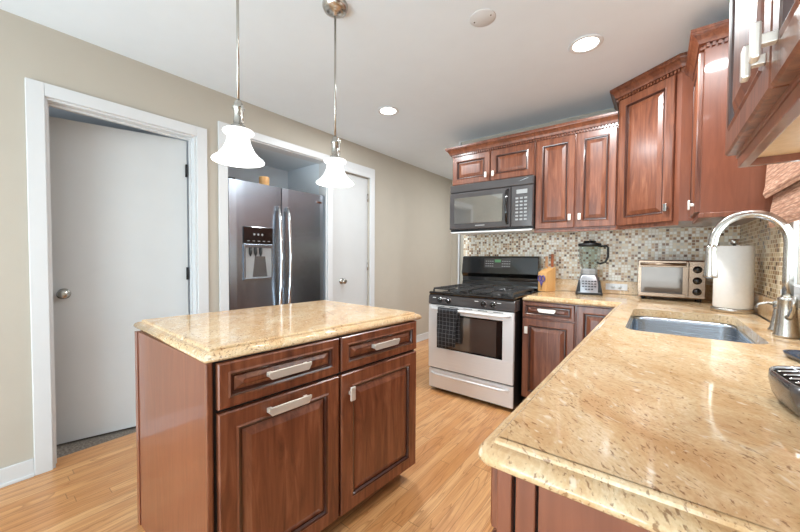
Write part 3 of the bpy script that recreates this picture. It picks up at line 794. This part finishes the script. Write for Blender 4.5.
mb = MB(); mb.lathe([(.035, 0), (.035, .006), (.033, .012), (.030, .05), (.0265, .10), (.0255, .135), (.0265, .138), (.0265, .146), (.020, .150)], seg=28); mb.build('base', 'nickel', fa)
pts = [(0, 0, .14), (0, 0, .22), (0, 0, .30), (0, 0, .355)]
R_ = .105
for i in range(1, 19):
    a = PI*i/18; pts.append((-R_+R_*math.cos(a), 0, .355+R_*math.sin(a)*1.10))
pts += [(-2*R_-.004, 0, .335)]
mb = MB(); mb.tube(pts, .0155, 16); mb.build('spout', 'nickel', fa)
mb = MB(); mb.lathe([(.0165, .345), (.0175, .34), (.018, .30), (.0205, .25), (.0235, .222), (.0225, .215), (.014, .213)], (-2*R_-.006, 0, 0), 24); mb.build('spray_head', 'nickel', fa)
mb = MB(); mb.tube([(0, -.02, .075), (0, -.05, .085), (.0, -.075, .12), (0, -.082, .16)], [.012, .009, .007, .006], 12); mb.build('lever', 'nickel', fa)
sd = thing('soap_dispenser', 'small brushed nickel soap dispenser beside the faucet', 'soap dispenser', (.392, 2.02, C+.0012))
mb = MB(); mb.lathe([(.027, 0), (.027, .005), (.022, .012), (.017, .05), (.013, .085), (.0125, .092)], seg=24); mb.build('base', 'nickel', sd)
mb = MB(); mb.lathe([(.015, .092), (.015, .118), (.012, .122), (0, .122)], seg=20); mb.tube([(0, 0, .108), (-.03, 0, .112), (-.055, 0, .104), (-.06, 0, .09)], [.008, .007, .006, .005], 10); mb.build('pump', 'nickel', sd)

# ------------------------------------------------------------------ paper towels, toaster oven, blender, knife block
PTX, PTY = .333, 2.60
ph = thing('paper_towel_holder', 'stainless paper towel stand with round base behind the sink', 'paper towel holder', (PTX, PTY, C+.0012))
mb = MB(); mb.lathe([(.090, 0), (.090, .018), (.086, .022), (0, .022)], seg=36); mb.build('base', 'nickel', ph)
mb = MB(); mb.tube([(0, 0, .02), (0, 0, .372)], .007, 12); mb.build('rod', 'nickel', ph)
mb = MB(); mb.lathe([(.012, .372), (.016, .376), (.016, .398), (.012, .402), (0, .402)], seg=20); mb.build('finial', 'nickel', ph)
mb = MB(); mb.lathe([(.020, .0235), (.079, .0235), (.081, .026), (.081, .360), (.079, .363), (.020, .363), (.020, .0235)], seg=40, cap0=False, cap1=False)
pr = mb.build('paper_towel_roll', 'paper'); pr.location = (PTX, PTY, C+.0012); tag(pr, 'full white paper towel roll standing on the steel holder', 'paper towel')

to = thing('toaster_oven', 'stainless toaster oven with glass door on the corner of the worktop', 'toaster oven', (.072, 2.965, C+.0012), 0)
TW, TD, TH = .183, .25, .262
mb = MB(); mb.box(-TW, TW, .012, TD, .018, .018+TH, .012); mb.build('body', 'bronze', to)
for sx in (-1, 1):
    for yy in (.035, TD-.035):
        mb = MB(); mb.lathe([(.010, 0), (.014, .02)], (sx*(TW-.03), yy, 0), 12); mb.build('foot', 'blackplastic', to)
mb = MB(); mb.box(.092, TW, .0, .014, .022, .014+TH, .006); cp = mb.build('control_panel', 'bronze', to)
for z in (.070, .144, .218):
    k = MB(); k.lathe([(.024, -.002), (.024, .004), (.0185, .006), (.0165, .026), (0, .027)], (.138, 0, z), 20, axis='y'); k.box(.135, .141, -.031, -.025, z-.014, z+.014, .001)
    k.build('knob', 'blackgloss', cp)
mb = MB(); mb.box(-TW, .082, -.002, .012, .024, .050, .003); mb.box(-TW, .082, -.002, .012, .232, .014+TH, .003); mb.box(-TW, -TW+.018, -.002, .012, .05, .232); mb.box(.064, .082, -.002, .012, .05, .232)
td = mb.build('door', 'bronze', to)
mb = MB(); mb.box(-TW+.018, .064, .004, .010, .05, .232); mb.build('door_glass', 'ovenglass', td)
mb = MB(); mb.tube([(-TW+.012, -.026, .252), (.076, -.026, .252)], .010, 12)
for xx in (-TW+.025, .062): mb.box(xx-.006, xx+.006, -.022, .0, .244, .260)
mb.build('handle', 'bronze', td)

bl = thing('blender', 'countertop blender with silver base and clear jar between knife block and toaster oven', 'blender', (-.440, 3.075, C+.0012), math.radians(10))
def rr(w, d, r=.012): return rrect(-w, w, -d, d, r, 3)
mb = MB(); rings = []
for w, d, z in ((.093, .085, 0), (.093, .085, .012), (.090, .082, .03), (.070, .068, .125), (.058, .058, .150), (.056, .056, .158)): rings.append([(x, y, z) for x, y in rr(w, d, .02)])
mb.loft(rings, 0); bb = mb.build('base', 'blendersteel', bl)
mb = MB(); mb.prism([(-.094, 0), (.094, 0), (.094, .020), (-.094, .020)], -.087, .087, 'xz', 0, .006); mb.build('base_ring', 'blackplastic', bb)
for sx in (-1, 1):
    mb = MB(); mb.prism([(sx*.060, .022), (sx*.090, .022), (sx*.074, .118), (sx*.066, .118)], -.086, -.079, 'xz')
    mb.build('side_trim', 'blackplastic', bb)
for r_, n in ((.045, 3), (.067, 5), (.088, 5), (.108, 5)):
    for i in range(n):
        mb = MB(); xx = (i-(n-1)/2)*.021; yf = -.0825+.0145*(r_-.03)/.095
        mb.box(xx-.007, xx+.007, yf-.003, yf+.003, r_-.004, r_+.004)
        mb.build('button', 'blackplastic', bb)
mb = MB(); mb.lathe([(.056, .158), (.060, .165), (.060, .195), (.052, .205)], seg=8, smooth=False); mb.build('collar', 'greymark', bl)
mb = MB(); mb.lathe([(.046, .200), (.056, .215), (.072, .26), (.078, .33), (.080, .395), (.077, .395), (.075, .33), (.069, .262), (.053, .218), (.044, .204), (.0, .204)], seg=8, smooth=False, cap0=True); jar = mb.build('jar', 'glass', bl)
mb = MB(); mb.lathe([(.081, .385), (.083, .398), (.080, .410), (.045, .413), (.043, .43), (0, .43)], seg=16); mb.build('lid', 'blackplastic', jar)
mb = MB(); mb.tube([(.074, 0, .385), (.115, 0, .390), (.128, 0, .375), (.128, 0, .300), (.112, 0, .262), (.07, 0, .245)], .0085, 10); mb.build('handle', 'blackplastic', jar)

kb = MB(); kb.prism([(-.055, 0), (.055, 0), (.055, .165), (-.055, .215)], -.045, .045, 'yz', 0, .003)
kbo = kb.build('knife_block', 'knifewood'); KX, KY, KR = -.765, 3.09, math.radians(-28)
# slanted face towards the viewer side
kbo.location = (KX, KY, C+.0012); kbo.rotation_euler = (0, 0, KR+PI)
tag(kbo, 'pale wooden knife block on the worktop next to the range', 'knife block')
def knife(dx, dy, z0, z1, mat, label):
    t = thing('kitchen_knife', label, 'knife', (KX, KY, C+.0012), KR)
    mb = MB(); mb.prism([(dx-.011, dy-.007), (dx+.011, dy-.007), (dx+.011, dy+.007), (dx-.011, dy+.007)], z0, z1, 'xy', 0, .004); mb.build('handle', mat, t)
    mb = MB(); mb.box(dx-.009, dx+.009, dy-.002, dy+.002, z0-.11, z0); mb.build('blade', 'chrome', t)
    return t
knife(-.024, .020, .206, .305, 'handlepale', 'knife with pale wooden handle, left one in the knife block')
knife(.024, .035, .212, .325, 'handlewood', 'knife with reddish wooden handle, right one in the knife block')
sc = thing('scissors', 'purple-handled scissors hanging on the front of the knife block', 'scissors', (KX, KY, C+.0012), KR)
for sx in (-1, 1):
    mb = MB(); pts = []
    for i in range(17):
        a = 2*PI*i/16; pts.append((sx*.018+.0155*math.cos(a), -.064, .112+.024*math.sin(a)))
    mb.tube(pts, .0055, 8, caps=False); mb.tube([(sx*.012, -.064, .090), (sx*.004, -.064, .066), (0, -.064, .05)], [.0055, .006, .005], 8); mb.build('handle', 'purple', sc)
mb = MB(); mb.prism([(-.006, .05), (.006, .05), (.001, .012), (-.001, .012)], -.066, -.062, 'xz'); mb.build('blade', 'chrome', sc)

# outlet lying in the upstand
ou = thing('outlet', 'white horizontal outlet plate in the granite upstand between blender and toaster oven', 'outlet', (-.265, B-.028, .958))
mb = MB(); mb.box(-.075, .075, -.006, 0, -.026, .026, .002); mb.build('cover_plate', 'white', ou)
for xx in (-.024, .024):
    mb = MB(); mb.lathe([(.014, .006), (.014, .0075), (0, .0075)], (xx, 0, 0), 16, axis='y'); mb.build('socket', 'door', ou)

# objects at the right edge of the worktop
ds = MB(); ds.loft([[(x*s, y*s, z) for x, y in rrect(-.045, .045, -.09, .09, .040, 5)] for s, z in ((.80, 0), (.95, .006), (1, .016), (.96, .017), (.75, .010))], 0)
dso = ds.build('spoon_rest', 'blueplastic'); dso.location = (.362, 1.455, C+.0012); dso.rotation_euler = (0, 0, .25)
tag(dso, 'shiny dark blue oval dish on the worktop just in front of the sink', 'dish')
sk = thing('wire_basket', 'dark metallic oval basket on the worktop at the far right edge, nearest the viewer', 'basket', (.268, .985, C+.0012), .1)
mb = MB(); R0 = rrect(-.075, .075, -.11, .11, .07, 6)
def sc_(s, z): return [(x*s, y*s, z) for x, y in R0]
mb.loft([sc_(.80, 0), sc_(.92, .014), sc_(1.0, .045), sc_(.98, .062), sc_(.93, .062), sc_(.90, .044), sc_(.78, .016), sc_(.70, .010)], 0); mb.build('bowl', 'greygloss', sk)
mb = MB()
for i in range(-3, 4): mb.tube([(-.060, i*.026, .058), (0, i*.026, .070), (.060, i*.026, .058)], .0035, 8)
for x in (-.03, .0, .03): mb.tube([(x, -.088, .060), (x, 0, .069), (x, .088, .060)], .003, 8)
mb.build('wire_grid', 'chrome', sk)

# woven shade in front of the sink window
ws = thing('roman_shade', 'woven wood roman shade hanging in front of the sink window', 'window shade', (W-.018, 0, 0))
def cloth(prof, y0, y1, name, t=.006):
    mb = MB(); k = len(prof); pl = []
    for i in range(k):
        a = Vector(prof[max(i-1, 0)]); b = Vector(prof[min(i+1, k-1)]); d = (b-a).normalized(); pl.append((prof[i][0]-d.y*t, prof[i][1]+d.x*t))
    mb.prism(list(prof)+list(reversed(pl)), 0, 0, 'xz') if False else None
    rings = [[(x, y, z) for x, z in list(prof)+list(reversed(pl))] for y in (y0, y1)]
    mb.loft(rings, 0, True, True, False); return mb.build(name, 'woven', ws)
cloth([(-.034, 2.10), (-.040, 1.9), (-.046, 1.70), (-.052, 1.53), (-.058, 1.49), (-.050, 1.47)], 1.17, 2.235, 'valance')
cloth([(-.012, 2.10), (-.014, 1.75), (-.018, 1.55), (-.034, 1.42), (-.040, 1.36), (-.032, 1.335), (-.018, 1.34), (-.012, 1.38)], 1.18, 2.225, 'panel')
mb = MB(); mb.box(-.05, .0, 1.17, 2.235, 2.10, 2.14); mb.build('headrail', 'woven', ws)

# ------------------------------------------------------------------ ceiling fixtures
def pendant(x, y, label):
    t = thing('pendant_lamp', label, 'pendant light', (x, y, H), 0, 'pendant lamps over the island')
    zs = 1.556-H
    mb = MB(); mb.lathe([(.062, 0), (.062, -.012), (.055, -.026), (.035, -.036), (.012, -.040), (.010, -.052), (0, -.052)], seg=32); mb.build('ceiling_canopy', 'nickel', t)
    mb = MB(); mb.tube([(0, 0, -.045), (0, 0, zs+.215)], .0052, 10); mb.build('rod', 'nickel', t)
    mb = MB(); mb.lathe([(.008, zs+.235), (.014, zs+.225), (.016, zs+.212), (.022, zs+.206), (.022, zs+.200), (.0175, zs+.196), (.0175, zs+.140), (.026, zs+.136), (.028, zs+.118), (.024, zs+.112)], seg=24)
    so = mb.build('socket', 'nickel', t)
    mb = MB(); mb.tube([(.027, 0, zs+.212), (.031, 0, zs+.20), (.031, 0, zs+.14)], .004, 8); mb.build('switch', 'nickel', so)
    o = [(.030, .120), (.058, .118), (.062, .112), (.058, .106), (.042, .098), (.045, .082), (.052, .062), (.064, .040), (.080, .022), (.098, .010), (.103, .004), (.101, 0)]
    i_ = [(.099, .003), (.078, .018), (.061, .036), (.049, .060), (.042, .080), (.039, .096), (.030, .112)]
    mb = MB(); mb.lathe([(r*.915, zs+z) for r, z in o+i_], seg=40, cap0=False, cap1=False); mb.build('lamp_shade', 'shadeglow', t, 'frosted white bell shaped glass shade')
    mb = MB(); mb.lathe([(.012, zs+.112), (.014, zs+.09), (.026, zs+.065), (.028, zs+.05), (.020, zs+.03), (0, zs+.022)], seg=20); mb.build('bulb', 'bulb', t)
    l = bpy.data.lights.new('pendant_bulb_light', 'POINT'); l.energy = 1.5; l.color = (1, .97, .94); l.shadow_soft_size = .03
    lo = bpy.data.objects.new('pendant_bulb_light', l); COL.objects.link(lo); lo.location = (x, y, 1.535)
pendant(-1.285, .645, 'pendant lamp with white bell glass shade nearer the white door, left of the two')
pendant(-1.285, 1.130, 'pendant lamp with white bell glass shade in front of the refrigerator, right of the two')

def downlight(x, y, label, power):
    t = thing('recessed_downlight', label, 'ceiling light', (x, y, H), 0, 'round downlights in the ceiling')
    mb = MB(); mb.lathe([(.068, -.001), (.088, -.001), (.090, -.004), (.084, -.009), (.068, -.006), (.064, -.001)], seg=40, cap0=False, cap1=False); mb.build('trim_ring', 'white', t)
    mb = MB(); mb.lathe([(.067, -.001), (.067, -.004), (.04, -.005), (0, -.005)], seg=32); mb.build('lens', 'lens', t)
    area('downlight_lamp', (x, y, H-.015), (0, 0, 0), .13, .13, power, (.90, .965, 1), 'DISK')
downlight(-1.835, 2.20, 'lit white recessed downlight in the ceiling, nearer the refrigerator wall', 17)
downlight(-.358, 2.205, 'lit white recessed downlight in the ceiling above the worktop corner', 23)
downlight(.272, 1.64, 'lit white recessed downlight above the sink, mirrored in the cabinet end panel', 9)
sp = thing('ceiling_cover_plate', 'flat round white blank cover plate on the ceiling', 'cover plate', (-.745, 1.650, H))
mb = MB(); mb.lathe([(.066, 0), (.066, -.002), (.063, -.004), (0, -.004)], seg=36); mb.build('plate', 'white', sp)
for s in (-1, 1):
    mb = MB(); mb.lathe([(.004, -.004), (.004, -.005), (0, -.005)], (s*.045, 0, 0), 10); mb.build('screw', 'nickel', sp)
